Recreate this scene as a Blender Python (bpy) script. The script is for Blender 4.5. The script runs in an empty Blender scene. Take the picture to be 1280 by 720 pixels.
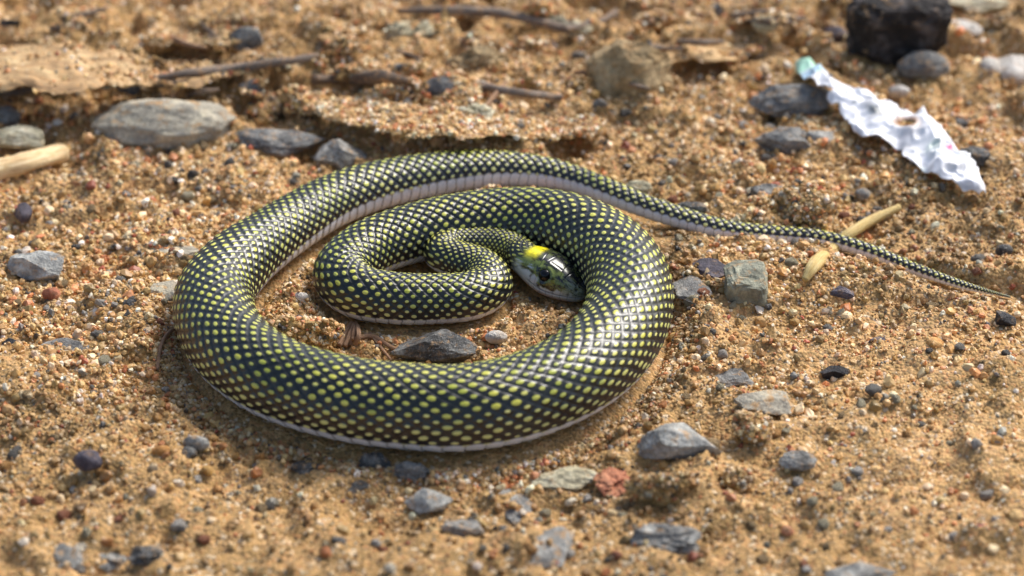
import bpy, bmesh, math, random
import numpy as np
from mathutils import Vector, Matrix

scene = bpy.context.scene
COL = scene.collection
R = math.radians
random.seed(7)

# ------------------------------------------------------------------ camera
ELEV = R(33.0)          # camera looks down at this angle
DIST = 0.75             # metres from the camera to the middle of the frame
K = 0.0002              # metres per photo pixel at that distance
CAM = np.array([0.0, -DIST*math.cos(ELEV), DIST*math.sin(ELEV)])
FWD = np.array([0.0, math.cos(ELEV), -math.sin(ELEV)])
UPV = np.array([0.0, math.sin(ELEV), math.cos(ELEV)])
RGT = np.array([1.0, 0.0, 0.0])
cam = bpy.data.objects.new('camera', bpy.data.cameras.new('camera'))
COL.objects.link(cam)
cam.location = CAM
cam.rotation_euler = (math.pi/2-ELEV, 0, 0)
cam.data.sensor_width = 36.0
cam.data.angle = 2*math.atan(640*K/DIST)
cam.data.clip_start = 0.02
cam.data.clip_end = 200.0
cam.data.dof.use_dof = True
cam.data.dof.aperture_fstop = 10.5
scene.camera = cam

def pix(px, py, z=0.0):
    """world point at height z that the photo pixel looks at"""
    d = FWD*DIST + RGT*((px-640)*K) + UPV*((360-py)*K)
    t = (z-CAM[2])/d[2]
    return CAM+d*t
def mpp(p):
    """metres per photo pixel at a world point"""
    return K*float(np.dot(np.asarray(p)-CAM, FWD))/DIST
cam.data.dof.focus_distance = float(np.dot(pix(640, 425)-CAM, FWD))

# ------------------------------------------------------------------ light
SUN_EL, SUN_AZ = R(46), R(46)      # azimuth from +Y (behind the snake), to the right
world = bpy.data.worlds.new('World'); scene.world = world
world.use_nodes = True
wn = world.node_tree.nodes; wl = world.node_tree.links
sky = wn.new('ShaderNodeTexSky'); sky.sky_type = 'NISHITA'; sky.sun_disc = False
sky.sun_elevation = SUN_EL; sky.sun_rotation = SUN_AZ
sky.air_density = 1.0; sky.dust_density = 3.0; sky.ozone_density = 1.0
wl.new(sky.outputs['Color'], wn['Background'].inputs['Color'])
wn['Background'].inputs['Strength'].default_value = 0.07
sun = bpy.data.objects.new('sun', bpy.data.lights.new('sun', 'SUN')); COL.objects.link(sun)
sun.data.energy = 1.5; sun.data.angle = R(26); sun.data.color = (1.0, 0.97, 0.93)
sd = Vector((math.sin(SUN_AZ)*math.cos(SUN_EL), math.cos(SUN_AZ)*math.cos(SUN_EL), math.sin(SUN_EL)))
sun.rotation_euler = sd.to_track_quat('Z', 'Y').to_euler()
scene.view_settings.view_transform = 'Standard'
scene.view_settings.look = 'None'
scene.view_settings.gamma = 1.0
scene.view_settings.use_curve_mapping = False
scene.view_settings.exposure = 1.45

# ------------------------------------------------------------------ numpy noise
def _hash(ix, iy, iz, seed):
    h = (ix.astype(np.int64)*374761393 + iy.astype(np.int64)*668265263 + iz.astype(np.int64)*2147483647 + seed*1274126177) & 0xffffffff
    h = ((h ^ (h >> 13))*1274126177) & 0xffffffff
    h = h ^ (h >> 16)
    return (h & 0xffffff)/float(0xffffff)*2-1
def vnoise(p, seed=0):
    """value noise, p (n,3) -> -1..1"""
    f = np.floor(p); t = p-f; t = t*t*t*(t*(t*6-15)+10)
    ix, iy, iz = f[:, 0].astype(np.int64), f[:, 1].astype(np.int64), f[:, 2].astype(np.int64)
    r = 0
    for a in (0, 1):
        wx = t[:, 0] if a else 1-t[:, 0]
        for b in (0, 1):
            wy = t[:, 1] if b else 1-t[:, 1]
            for c in (0, 1):
                wz = t[:, 2] if c else 1-t[:, 2]
                r = r+wx*wy*wz*_hash(ix+a, iy+b, iz+c, seed)
    return r
def fbm(p, octaves=4, seed=0, gain=0.5):
    r = 0; a = 1.0; q = np.array(p, float)
    for o in range(octaves):
        r = r+a*vnoise(q+o*17.3, seed+o); q = q*2.03; a *= gain
    return r
def smooth(a, b, x):
    t = np.clip((x-a)/(b-a), 0, 1); return t*t*(3-2*t)
def lin(r, g, b):
    f = lambda c: ((c/255+0.055)/1.055)**2.4 if c > 10 else c/255/12.92
    return (f(r), f(g), f(b), 1.0)

# ------------------------------------------------------------------ object helpers
def mesh_obj(name, verts, faces, mat=None, parent=None, smooth_shade=True, loc=None):
    me = bpy.data.meshes.new(name)
    me.from_pydata([tuple(v) for v in verts] if not isinstance(verts, list) else verts, [], faces if isinstance(faces, list) else faces.tolist())
    me.update()
    if smooth_shade:
        me.polygons.foreach_set('use_smooth', np.ones(len(me.polygons), bool))
    if mat: me.materials.append(mat)
    o = bpy.data.objects.new(name, me); COL.objects.link(o)
    if parent: o.parent = parent
    if loc is not None: o.location = loc
    return o
def tag(o, label=None, cat=None, group=None, kind=None):
    if label: o['label'] = label
    if cat: o['category'] = cat
    if group: o['group'] = group
    if kind: o['kind'] = kind
    return o
def grid_faces(n, m, closed=False):
    """faces of an n x m vertex grid; closed joins the last column to the first"""
    i = np.arange(n-1)[:, None]; j = np.arange(m if closed else m-1)[None, :]
    j2 = (j+1) % m
    return np.stack([(i*m+j), (i*m+j2), ((i+1)*m+j2), ((i+1)*m+j)], -1).reshape(-1, 4)
def set_attr(me, name, typ, data, dom='POINT'):
    a = me.attributes.new(name, typ, dom)
    key = {'FLOAT': 'value', 'INT': 'value', 'FLOAT_VECTOR': 'vector', 'FLOAT_COLOR': 'color'}[typ]
    a.data.foreach_set(key, np.ascontiguousarray(data).ravel())

class NT:
    """small helper for node trees"""
    def __init__(s, name):
        s.m = bpy.data.materials.new(name); s.m.use_nodes = True
        s.t = s.m.node_tree; s.n = s.t.nodes; s.l = s.t.links
        s.b = s.n['Principled BSDF']
    def new(s, typ, **kw):
        n = s.n.new(typ)
        for k, v in kw.items(): setattr(n, k, v)
        return n
    def put(s, sock, v):
        if isinstance(v, bpy.types.NodeSocket): s.l.new(v, sock)
        else: sock.default_value = v
    def math(s, op, a, b=0.0, c=None, clamp=False):
        n = s.new('ShaderNodeMath', operation=op, use_clamp=clamp)
        s.put(n.inputs[0], a); s.put(n.inputs[1], b)
        if c is not None: s.put(n.inputs[2], c)
        return n.outputs[0]
    def mix(s, f, a, b, blend='MIX'):
        n = s.new('ShaderNodeMix', data_type='RGBA', blend_type=blend)
        s.put(n.inputs[0], f); s.put(n.inputs[6], a); s.put(n.inputs[7], b)
        return n.outputs[2]
    def ramp(s, f, stops, interp='LINEAR'):
        n = s.new('ShaderNodeValToRGB'); n.color_ramp.interpolation = interp
        e = n.color_ramp.elements
        while len(e) < len(stops): e.new(0.5)
        for k, (p, c) in enumerate(stops):
            e[k].position = p; e[k].color = c if len(c) == 4 else (*c, 1)
        s.put(n.inputs[0], f); return n.outputs[0]
    def noise(s, vec, scale, detail=4, rough=0.55, off=None):
        n = s.new('ShaderNodeTexNoise'); n.inputs['Scale'].default_value = scale
        n.inputs['Detail'].default_value = detail; n.inputs['Roughness'].default_value = rough
        if vec is not None: s.l.new(vec, n.inputs['Vector'])
        return n.outputs['Fac']
    def attr(s, name, out='Fac', typ='GEOMETRY'):
        n = s.new('ShaderNodeAttribute', attribute_name=name, attribute_type=typ); return n.outputs[out]
    def coord(s, which='Object'):
        return s.new('ShaderNodeTexCoord').outputs[which]
    def rng(s, v, a, b, c=0.0, d=1.0):
        n = s.new('ShaderNodeMapRange', interpolation_type='SMOOTHSTEP')
        s.put(n.inputs[0], v)
        for k, x in enumerate((a, b, c, d)): n.inputs[k+1].default_value = x
        return n.outputs[0]
    def bump(s, h, strength, dist):
        n = s.new('ShaderNodeBump'); n.inputs['Strength'].default_value = strength
        n.inputs['Distance'].default_value = dist; s.l.new(h, n.inputs['Height'])
        s.l.new(n.outputs[0], s.b.inputs['Normal'])

SAND = lin(182, 136, 82); SAND2 = lin(150, 112, 66); SANDP = lin(208, 168, 118)

def stone_mat(name, dark, mid, pale, scale=220, dust=0.35, rough=0.75, speck=0.0, streak=(1, 1, 1)):
    t = NT(name)
    co = t.coord(); mp = t.new('ShaderNodeMapping'); mp.inputs['Scale'].default_value = streak
    t.l.new(co, mp.inputs[0]); v = mp.outputs[0]
    oi = t.new('ShaderNodeObjectInfo').outputs['Random']
    va = t.new('ShaderNodeVectorMath', operation='ADD'); t.l.new(v, va.inputs[0])
    cx = t.new('ShaderNodeCombineXYZ'); t.l.new(oi, cx.inputs[0]); t.l.new(oi, cx.inputs[1]); t.l.new(cx.outputs[0], va.inputs[1])
    v = va.outputs[0]
    n1 = t.noise(v, scale, 6, 0.62)
    c = t.ramp(n1, [(0.28, dark), (0.5, mid), (0.72, pale)])
    n2 = t.noise(v, scale*6, 4, 0.7)
    c = t.mix(0.55, c, t.ramp(n2, [(0.3, (0.25, 0.25, 0.25)), (0.5, (0.5, 0.5, 0.5)), (0.72, (0.8, 0.8, 0.8))]), 'OVERLAY')
    if speck:
        n3 = t.noise(v, scale*9, 2, 0.5)
        c = t.mix(t.rng(n3, 0.62, 0.70, 0, speck), c, (0.55, 0.55, 0.52, 1))
    geo = t.new('ShaderNodeNewGeometry')
    sx = t.new('ShaderNodeSeparateXYZ'); t.l.new(geo.outputs['Normal'], sx.inputs[0])
    n4 = t.noise(v, scale*1.7, 5, 0.7)
    d = t.math('MULTIPLY', t.rng(n4, 0.52, 0.66), t.rng(sx.outputs[2], -0.2, 0.7))
    d = t.math('MULTIPLY', d, dust)
    c = t.mix(d, c, t.mix(n2, SAND2, SANDP))
    t.l.new(c, t.b.inputs['Base Color'])
    t.b.inputs['Roughness'].default_value = rough
    t.b.inputs['Specular IOR Level'].default_value = 0.4
    h = t.math('ADD', t.math('MULTIPLY', n1, 0.6), t.math('MULTIPLY', n2, 0.5))
    t.bump(h, 1.0, 0.0014)
    return t.m

g = lambda v, w=0: lin(v-w, v, v+w)
M = {
 'grey':   stone_mat('grey_stone', lin(68, 67, 66), lin(120, 119, 115), lin(174, 170, 160), 240, 0.75, 0.75, 0.5),
 'blue':   stone_mat('blue_grey_stone', lin(74, 73, 70), lin(132, 130, 124), lin(192, 190, 180), 240, 0.8, 0.65, 0.5),
 'flat':   stone_mat('pale_grey_slab', lin(118, 112, 100), lin(166, 158, 140), lin(210, 198, 168), 170, 0.9, 0.8, 0.3),
 'silver': stone_mat('silvery_stone', lin(86, 87, 86), lin(152, 152, 146), lin(216, 214, 204), 220, 0.7, 0.55, 0.5),
 'slate':  stone_mat('dark_slate', lin(38, 38, 38), lin(82, 81, 78), lin(150, 149, 142), 300, 0.6, 0.6, 0.6),
 'purple': stone_mat('purple_slate', lin(46, 42, 50), lin(74, 68, 78), lin(112, 106, 112), 220, 0.35, 0.65),
 'black':  stone_mat('black_stone', lin(14, 14, 16), lin(32, 32, 36), lin(74, 72, 74), 260, 0.3, 0.55),
 'green':  stone_mat('green_grey_stone', lin(92, 92, 78), lin(136, 136, 118), lin(184, 182, 156), 200, 0.8, 0.75),
 'pale':   stone_mat('pale_cream_stone', lin(130, 122, 98), lin(186, 176, 144), lin(226, 218, 190), 160, 0.6, 0.7),
 'white':  stone_mat('white_quartz', lin(160, 152, 140), lin(206, 198, 186), lin(234, 230, 222), 180, 0.4, 0.5),
 'orange': stone_mat('orange_pebble', lin(158, 104, 44), lin(204, 146, 76), lin(228, 184, 120), 200, 0.4, 0.55),
 'red':    stone_mat('rust_pebble', lin(124, 70, 46), lin(172, 104, 72), lin(210, 150, 112), 200, 0.5, 0.6),
 'pink':   stone_mat('crimson_chip', lin(110, 34, 50), lin(156, 56, 74), lin(190, 96, 106), 200, 0.4, 0.6),
 'tan':    stone_mat('tan_stone', lin(112, 92, 62), lin(158, 134, 96), lin(200, 178, 138), 130, 0.8, 0.85),
 'dirt':   stone_mat('sand_clod', lin(126, 100, 58), lin(178, 144, 88), lin(218, 184, 130), 420, 0.9, 0.9, 0.3),
 'brown':  stone_mat('brown_clod', lin(74, 56, 36), lin(130, 100, 64), lin(180, 146, 100), 240, 0.9, 0.9, 0.2),
 'char':   stone_mat('charred_lump', lin(10, 9, 9), lin(36, 31, 29), lin(104, 96, 92), 160, 0.5, 0.8),
}

# ------------------------------------------------------------------ the snake's course
# photo x, photo y of the body's middle, radius in photo pixels, extra height in pixels, roll, row pitch in pixels
PATH = [
 (1263, 371.5, 1.3, 0, 20, 1.0), (1232, 364, 3.4, 0, 25, 2.0), (1205, 357, 5.2, 0, 30, 3.0), (1172, 346.5, 6.4, 0, 36, 3.8), (1140, 335.5, 7.6, 0, 40, 4.4),
 (1085, 314, 9.0, 2, 44, 5.0), (1030, 299, 10, 2, 44, 5.2), (970, 293.5, 10.8, 1, 44, 5.4), (910, 288, 12, 2, 44, 5.6), (855, 274, 13.2, 5, 44, 5.7),
 (808, 259, 14.0, 8, 44, 5.8), (760, 240, 15.5, 8, 44, 6.0), (722, 226, 17, 5, 44, 6.2), (681, 217, 20, 3, 42, 6.2), (639, 213, 22.5, 2, 38, 6.3),
 (597, 213.5, 25, 1, 35, 6.4), (540, 220, 28, 0, 30, 6.6), (500, 227, 29.5, 0, 26, 6.9), (456, 237.5, 31.5, 0, 22, 7.2), (408, 256, 33.5, 0, 18, 6.9),
 (370, 278, 35.5, 0, 13, 6.9), (334, 302, 38, 0, 8, 6.9), (296, 331, 43, 0, 0, 7.5), (267, 374, 48, 0, 0, 7.5), (287, 431, 51, 0, 0, 7.5),
 (345, 474, 52.5, 0, 0, 7.5), (436, 501, 53.5, 0, 0, 7.5), (505, 509.5, 54.5, 0, 0, 7.5), (572, 512, 55, 0, 0, 7.5), (642, 501, 55, 0, 0, 7.5),
 (712, 473, 55, 0, 0, 7.5), (757, 438, 54.5, 0, 0, 7.5), (783, 396, 53.5, 0, 0, 7.5), (786, 352, 51, 0, 2, 7.5), (762, 315, 48, 0, 5, 7.5),
 (722, 291, 45, 0, 8, 7.5), (676, 279, 42.5, 0, 8, 6.9), (625, 277, 40.5, 0, 4, 6.9), (560, 284, 38.5, 0, 0, 6.9), (503, 297, 37, 0, 0, 6.9),
 (456, 315, 36, 0, 0, 6.9), (427, 343, 35, 0, 0, 6.9), (446, 365, 34, 0, 0, 6.9), (490, 374, 32.8, 0, 0, 6.7), (542, 375, 31.8, 0, 0, 6.4),
 (588, 371, 30.6, 0, 0, 6.0), (611, 358, 28.5, 2, 0, 5.5), (603, 337, 25.5, 6, 0, 5.0), (578, 327, 23.5, 10, 0, 4.7), (551, 317, 22, 13, 0, 4.5),
 (564, 305.5, 20.8, 14, 0, 4.3), (596, 303, 19.6, 15, 0, 4.1), (626, 305, 19.2, 16, 0, 4.0), (647, 314, 19.5, 14, 0, 3.9),
]
HSC = 1.10
HEAD = [(655, 323, 16), (693, 347, 10), (733, 370, 3)]     # nape, middle and snout: photo x, y, extra height

def catmull(P, per):
    P = np.array(P, float)
    Q = np.vstack([2*P[0]-P[1], P, 2*P[-1]-P[-2]])
    out = []
    for i in range(1, len(Q)-2):
        p0, p1, p2, p3 = Q[i-1:i+3]
        # centripetal parametrisation keeps tight turns smooth
        d = lambda a, b: max(np.linalg.norm(a[:3]-b[:3])**0.5, 1e-6)
        t0 = 0; t1 = d(p0, p1); t2 = t1+d(p1, p2); t3 = t2+d(p2, p3)
        t = np.linspace(t1, t2, per, endpoint=False)[:, None]
        A1 = (t1-t)/(t1-t0)*p0+(t-t0)/(t1-t0)*p1
        A2 = (t2-t)/(t2-t1)*p1+(t-t1)/(t2-t1)*p2
        A3 = (t3-t)/(t3-t2)*p2+(t-t2)/(t3-t2)*p3
        B1 = (t2-t)/(t2-t0)*A1+(t-t0)/(t2-t0)*A2
        B2 = (t3-t)/(t3-t1)*A2+(t-t1)/(t3-t1)*A3
        out.append((t2-t)/(t2-t1)*B1+(t-t1)/(t2-t1)*B2)
    out.append(P[-1:])
    return np.vstack(out)

BOT = 0.86            # the belly is pressed flat: depth below the axis in radii
ctrl = []
for (x, y, r, ez, roll, p) in PATH:
    s = mpp(pix(x, y, 0))
    w = pix(x, y, (BOT*r+ez)*s)
    s = mpp(w)
    ctrl.append((w[0], w[1], w[2], r*s, R(roll), p*s))
sm = mpp(pix(*HEAD[1][:2], 0))
HN, HM, HS = [pix(h[0], h[1], (h[2]+(17, 15, 9)[k])*sm) for k, h in enumerate(HEAD)]
hdir = HS-HN
ctrl.append((*HN, 20*sm, 0, 3.9*sm))
NB = len(ctrl)
ctrl.append((*(HN+0.33*hdir), 20*sm, 0, 3.9*sm))
ctrl.append((*(HN+0.66*hdir), 20*sm, 0, 3.9*sm))
ctrl.append((*HS, 20*sm, 0, 3.9*sm))
PER = 60
spl = catmull(ctrl, PER)
seg = np.linalg.norm(np.diff(spl[:, :3], axis=0), axis=1)
arc = np.concatenate([[0], np.cumsum(seg)])
S_HEAD = arc[(NB-1)*PER]
S_END = arc[-1]

def course(s):
    return np.stack([np.interp(s, arc, spl[:, k]) for k in range(6)], 1)
# light smoothing of the axis so that no ring kinks
base_s = np.linspace(0, S_END, 2400)
base = course(base_s)
for _ in range(30):
    base[1:-1] = 0.25*base[:-2]+0.5*base[1:-1]+0.25*base[2:]
def course(s):
    return np.stack([np.interp(s, base_s, base[:, k]) for k in range(6)], 1)
AX = course(np.linspace(0, S_END, 900))      # axis samples used to keep sand out of the body

# ------------------------------------------------------------------ ground relief
BUMPS = [ # photo x, y, radius px, height px : mounds and hollows that the photo shows
 (80, 75, 120, 22), (330, 85, 110, 16), (560, 135, 130, 15), (640, 165, 90, 12), (880, 600, 45, 13), (930, 520, 50, 9),
 (60, 500, 70, 10), (290, 470, -1, 0), (760, 90, 130, 14), (1000, 440, 80, 4), (1200, 480, 90, 8), (905, 612, 16, -22), (185, 552, 22, -9),
 (190, 535, 40, 7), (1120, 540, 70, 7), (30, 640, 60, 5), (640, 40, 120, 10), (1000, 60, 120, 8), (40, 130, 60, -8), (500, 190, 40, -8), (704, 192, 30, -34), (1010, 230, 70, 6), (370, 405, 50, 7),
]
BW = [(pix(x, y)[:2], r*K, h*K) for x, y, r, h in BUMPS if r > 0]
def axis_dist(x, y):
    out = np.empty((len(x), 2)); A = AX[:, :2]
    for a in range(0, len(x), 4000):
        d = (x[a:a+4000, None]-A[None, :, 0])**2+(y[a:a+4000, None]-A[None, :, 1])**2
        d = np.sqrt(d)/np.maximum(AX[None, :, 3]+0.0012, 0.0036)
        out[a:a+4000, 0] = d.min(1)
        out[a:a+4000, 1] = d.argmin(1)
    return out
def relief(x, y, fine=True):
    p = np.stack([x, y, np.zeros_like(x)], 1)
    h = 0.0020*fbm(p/0.07, 2, 1)+0.0016*fbm(p/0.022+3, 3, 5)
    far = smooth(0.02, 0.20, y)
    cl = fbm(p/0.011+9, 3, 11, 0.6)
    h = h+(0.0011+0.0026*far)*cl
    # crusts that break off in little steps
    st = smooth(0.05, 0.16, fbm(p/np.array([0.030, 0.022, 1])+40, 4, 21, 0.6))+0.6*smooth(0.10, 0.18, fbm(p/np.array([0.013, 0.010, 1])+60, 3, 23, 0.6))
    h = h+(0.0020+0.0032*far)*st
    for c, r, a in BW:
        e = ((x-c[0])/r)**2+((y-c[1])/(r*1.25))**2
        m = e < 9
        if m.any(): h[m] += a*np.exp(-e[m]*1.2)
    if fine:
        h = h+0.00075*fbm(p/0.0042, 3, 31, 0.65)
    return h
def ground_z(x, y):
    x = np.atleast_1d(np.asarray(x, float)); y = np.atleast_1d(np.asarray(y, float))
    h = relief(x, y)
    near = (np.abs(x) < 0.2) & (np.abs(y) < 0.2)
    d = np.full(len(x), 99.0)
    if near.any(): d[near] = axis_dist(x[near], y[near])[:, 0]
    w = smooth(0.80, 1.7, d)
    fine = 0.0003*vnoise(np.stack([x, y, 0*x], 1)/0.003, 77)
    dip = 0.0010*np.exp(-((d-0.84)/0.13)**2)
    return h*w+(1-w)*(-0.0006+fine)-dip

def axis_coords(lo, hi, step, far):
    c = list(np.arange(lo, hi+1e-9, step))
    d = step; v = hi
    up = []
    while v < far: d *= 1.35; v += d; up.append(v)
    d = step; v = lo; dn = []
    while v > -far: d *= 1.35; v -= d; dn.append(v)
    return np.array(dn[::-1]+c+up)
gx = axis_coords(-0.24, 0.24, 0.0012, 30); gy = axis_coords(-0.19, 0.36, 0.0012, 30)
GX, GY = np.meshgrid(gx, gy)
gz = ground_z(GX.ravel(), GY.ravel())
V = np.stack([GX.ravel(), GY.ravel(), gz], 1)
t = NT('sandy_earth')
co = t.coord()
n1 = t.noise(co, 14, 4, 0.6); n2 = t.noise(co, 110, 5, 0.65); n3 = t.noise(co, 900, 3, 0.7)
c = t.ramp(n1, [(0.35, lin(140, 112, 62)), (0.5, lin(174, 140, 84)), (0.65, lin(204, 166, 110))])
c = t.mix(t.rng(n2, 0.42, 0.68, 0, 0.7), c, lin(204, 164, 112))
c = t.mix(t.rng(n2, 0.46, 0.30, 0, 0.6), c, lin(112, 86, 48))
c = t.mix(0.75, c, t.ramp(n3, [(0.3, (0.2, 0.2, 0.2)), (0.5, (0.5, 0.5, 0.5)), (0.72, (0.82, 0.8, 0.78))]), 'OVERLAY')
vo = t.new('ShaderNodeTexVoronoi'); vo.inputs['Scale'].default_value = 1100; t.l.new(co, vo.inputs['Vector'])
sp = t.new('ShaderNodeSeparateColor'); t.l.new(vo.outputs['Color'], sp.inputs[0])
gc = t.ramp(sp.outputs[0], [(0.0, lin(70, 64, 56)), (0.10, lin(130, 100, 58)), (0.36, lin(174, 132, 78)), (0.62, lin(204, 160, 108)), (0.84, lin(180, 120, 74)), (0.93, lin(232, 214, 186))], 'CONSTANT')
c = t.mix(0.5, c, gc)
t.l.new(c, t.b.inputs['Base Color']); t.b.inputs['Roughness'].default_value = 0.85
hh = t.math('ADD', t.math('MULTIPLY', n3, 0.5), t.math('MULTIPLY', vo.outputs['Distance'], -0.6))
t.bump(hh, 1.0, 0.0009)
ground = mesh_obj('ground', V, grid_faces(len(gy), len(gx)), t.m)
tag(ground, 'orange brown sandy earth spread with grit under the coiled snake', 'ground', kind='structure')

# ------------------------------------------------------------------ sand grains (nobody could count them)
rng = np.random.default_rng(3)
COARSE = [(120, 330, 260, 1.0), (60, 250, 200, 0.8), (1000, 230, 260, 0.9), (1200, 320, 170, 0.6), (200, 440, 200, 0.8), (620, 160, 200, 0.5), (700, 620, 170, 0.5), (1150, 120, 240, 0.5), (60, 620, 120, 0.45)]
CW = [(pix(x, y)[:2], r*K, a) for x, y, r, a in COARSE]
def packed(x, y):
    q = np.stack([x, y, 0*x], 1)
    return np.clip(smooth(-0.035, -0.085, y)*(0.75+0.6*fbm(q/0.03+31, 2, 81))+0.5*smooth(0.25, 0.6, fbm(q/0.04+5, 2, 83)), 0, 1)
def coarse(x, y):
    w = np.full(len(x), 0.08)
    for c, r, a in CW:
        w = np.maximum(w, a*np.exp(-(((x-c[0])/r)**2+((y-c[1])/(1.5*r))**2)))
    return w
PAL = [(lin(212, 172, 114), .26), (lin(192, 148, 88), .22), (lin(164, 130, 78), .16), (lin(232, 204, 160), .16), (lin(206, 136, 84), .08), (lin(238, 226, 202), .05),
       (lin(134, 126, 112), .025), (lin(104, 100, 92), .014), (lin(66, 58, 50), .012), (lin(176, 96, 64), .012)]
pc = np.array([p[0] for p in PAL]); pw = np.array([p[1] for p in PAL]); pw /= pw.sum()
def grain_points(n, lo, hi, smin, smax, dens):
    x = rng.uniform(lo[0], hi[0], n); y = rng.uniform(lo[1], hi[1], n)
    k = rng.uniform(0, 1, n) < dens(x, y); x, y = x[k], y[k]
    s = smin*(smax/smin)**(rng.uniform(0, 1, len(x))**1.7)
    d = axis_dist(x, y); r = AX[d[:, 1].astype(int), 3]; az = AX[d[:, 1].astype(int), 2]
    keep = d[:, 0] > 0.86
    x, y, s = x[keep], y[keep], s[keep]
    return x, y, s
lo, hi = (-0.20, -0.155), (0.20, 0.24)
patch = lambda x, y: 0.55+0.5*fbm(np.stack([x, y, 0*x], 1)/0.02+5, 2, 61)
sets = [grain_points(300000, lo, hi, 0.00022, 0.00048, lambda x, y: np.clip(patch(x, y), 0.15, 1)*np.clip(0.6+0.6*coarse(x, y), 0, 1)*(1-0.72*packed(x, y))),
        grain_points(60000, lo, hi, 0.00055, 0.0009, lambda x, y: np.clip(0.06+0.9*coarse(x, y)*np.clip(patch(x, y)+0.3, 0, 1.2), 0, 1)*(1-0.6*packed(x, y))),
        grain_points(9000, lo, hi, 0.0009, 0.0014, lambda x, y: np.clip(0.05+0.9*coarse(x, y), 0, 1))]
EXTRA = []          # grains that lie on bark and stones

# ------------------------------------------------------------------ the snake
M_AROUND = 236
def build_snake():
    # rings: ten to a scale along the body, finer on the head
    v_at = np.concatenate([[0], np.cumsum(np.diff(base_s)/(np.interp(base[1:, 3]/sm, [36, 50], [2.0, 2.75])*0.5*(base[1:, 5]+base[:-1, 5])))])
    vmax = np.interp(S_HEAD, base_s, v_at)
    vv = np.arange(0, vmax, 0.1)
    s_body = np.interp(vv, v_at, base_s); s_body = s_body[s_body < S_HEAD-1e-5]
    s_head = S_HEAD+(S_END-S_HEAD)*np.linspace(0, 1, 210)
    s = np.concatenate([s_body, s_head]); n = len(s)
    C = course(s); P = C[:, :3]
    T = np.gradient(course(s+1e-9)[:, :3], s, axis=0)
    # smooth tangents
    for _ in range(12): T[1:-1] = 0.25*T[:-2]+0.5*T[1:-1]+0.25*T[2:]
    T /= np.linalg.norm(T, axis=1)[:, None]
    Z = np.array([0, 0, 1.0])
    side = np.cross(T, Z); side /= np.linalg.norm(side, axis=1)[:, None]
    up = np.cross(side, T)
    vcoord = -np.interp(s, base_s, v_at)
    ht = np.clip((s-S_HEAD)/(S_END-S_HEAD), 0, 1)           # 0 at the nape, 1 at the snout
    ishead = s >= S_HEAD
    a = np.linspace(-math.pi, math.pi, M_AROUND, endpoint=False)   # 0 = up, + = side
    ca, sa = np.cos(a), np.sin(a)
    r = C[:, 3]; roll = C[:, 4]; pitch = C[:, 5]
    # head half width and half height
    hw = np.interp(ht, [0, .08, .2, .32, .45, .58, .70, .80, .88, .94, .98, 1], [20.0, 21.5, 24.5, 27.0, 27.5, 26.0, 22.8, 19.4, 16.2, 12.6, 8.2, 1.0])*sm*(1+(HSC-1)*smooth(0, .2, ht))
    hh = np.interp(ht, [0, .08, .2, .32, .45, .58, .70, .80, .88, .94, .98, 1], [20.0, 21.0, 23.2, 25.2, 26.0, 24.6, 21.4, 18.0, 15.0, 11.6, 7.4, 0.8])*sm*(1+(HSC-1)*smooth(0, .2, ht))
    for _ in range(10):
        hw[1:-1] = np.where(ishead[1:-1], 0.25*hw[:-2]+0.5*hw[1:-1]+0.25*hw[2:], hw[1:-1])
        hh[1:-1] = np.where(ishead[1:-1], 0.25*hh[:-2]+0.5*hh[1:-1]+0.25*hh[2:], hh[1:-1])
    W = np.where(ishead, hw, r*1.02)[:, None]*np.ones((1, M_AROUND))
    H = np.where(ishead, hh, r)[:, None]*np.ones((1, M_AROUND))
    # body section: slightly peaked back, pressed belly;   head section: flat crown, square cheeks
    bx_ = np.sign(sa)*np.abs(sa)**0.96; bz = np.where(ca > 0, ca, -BOT*np.abs(ca)**0.90)
    hx_ = np.sign(sa)*np.abs(sa)**0.80; hz = np.where(ca > 0, np.abs(ca)**0.86*0.95, -0.86*np.abs(ca)**0.85)
    f = smooth(-0.0, 0.25, ht)[:, None]
    X = W*((1-f)*bx_+f*hx_); Zc = H*((1-f)*bz+f*hz)
    ang = a[None, :]-roll[:, None]
    ang = (ang+math.pi) % (2*math.pi)-math.pi
    U = ang*(0.5*(W+H))/pitch[:, None]
    Vv = np.repeat(vcoord[:, None], M_AROUND, 1)
    # the rows of a living animal wander a little
    wq = np.stack([Vv.ravel()*0.16, U.ravel()*0.22, 0*U.ravel()], 1)
    wk = np.clip(1-smooth(0.0, 0.1, ht)[:, None], 0, 1)
    U0 = U; U = U+0.24*wk*fbm(wq, 3, 201).reshape(U.shape); Vv = Vv+0.20*wk*fbm(wq+50, 3, 205).reshape(U0.shape)
    # scale relief
    def lozenge(U, Vv):
        du1 = U-2*np.round(U/2); dv1 = Vv-np.round(Vv)
        du2 = (U-1)-2*np.round((U-1)/2); dv2 = (Vv-.5)-np.round(Vv-.5)
        e1 = np.abs(du1)+2*np.abs(dv1); e2 = np.abs(du2)+2*np.abs(dv2)
        m = e1 < e2
        return np.where(m, du1, du2), np.where(m, dv1, dv2), np.minimum(e1, e2)
    du, dv, e = lozenge(U, Vv)
    thb = (R(103)+R(5)*smooth(44, 52, r/sm))[:, None]
    belly = smooth(-0.25, 0.25, (np.abs(ang)-thb)*W/pitch[:, None]-0.35*np.abs(Vv-np.floor(Vv)-0.5)*2)
    sc_h = pitch[:, None]*(0.20*(1-np.clip(e, 0, 1)**2.2)+0.16*np.clip(-dv, -0.5, 0.5)*(1-0.4*e)+0.05*np.exp(-(du/0.12)**2)*(1-e))
    fv = Vv-np.floor(Vv)
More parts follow.
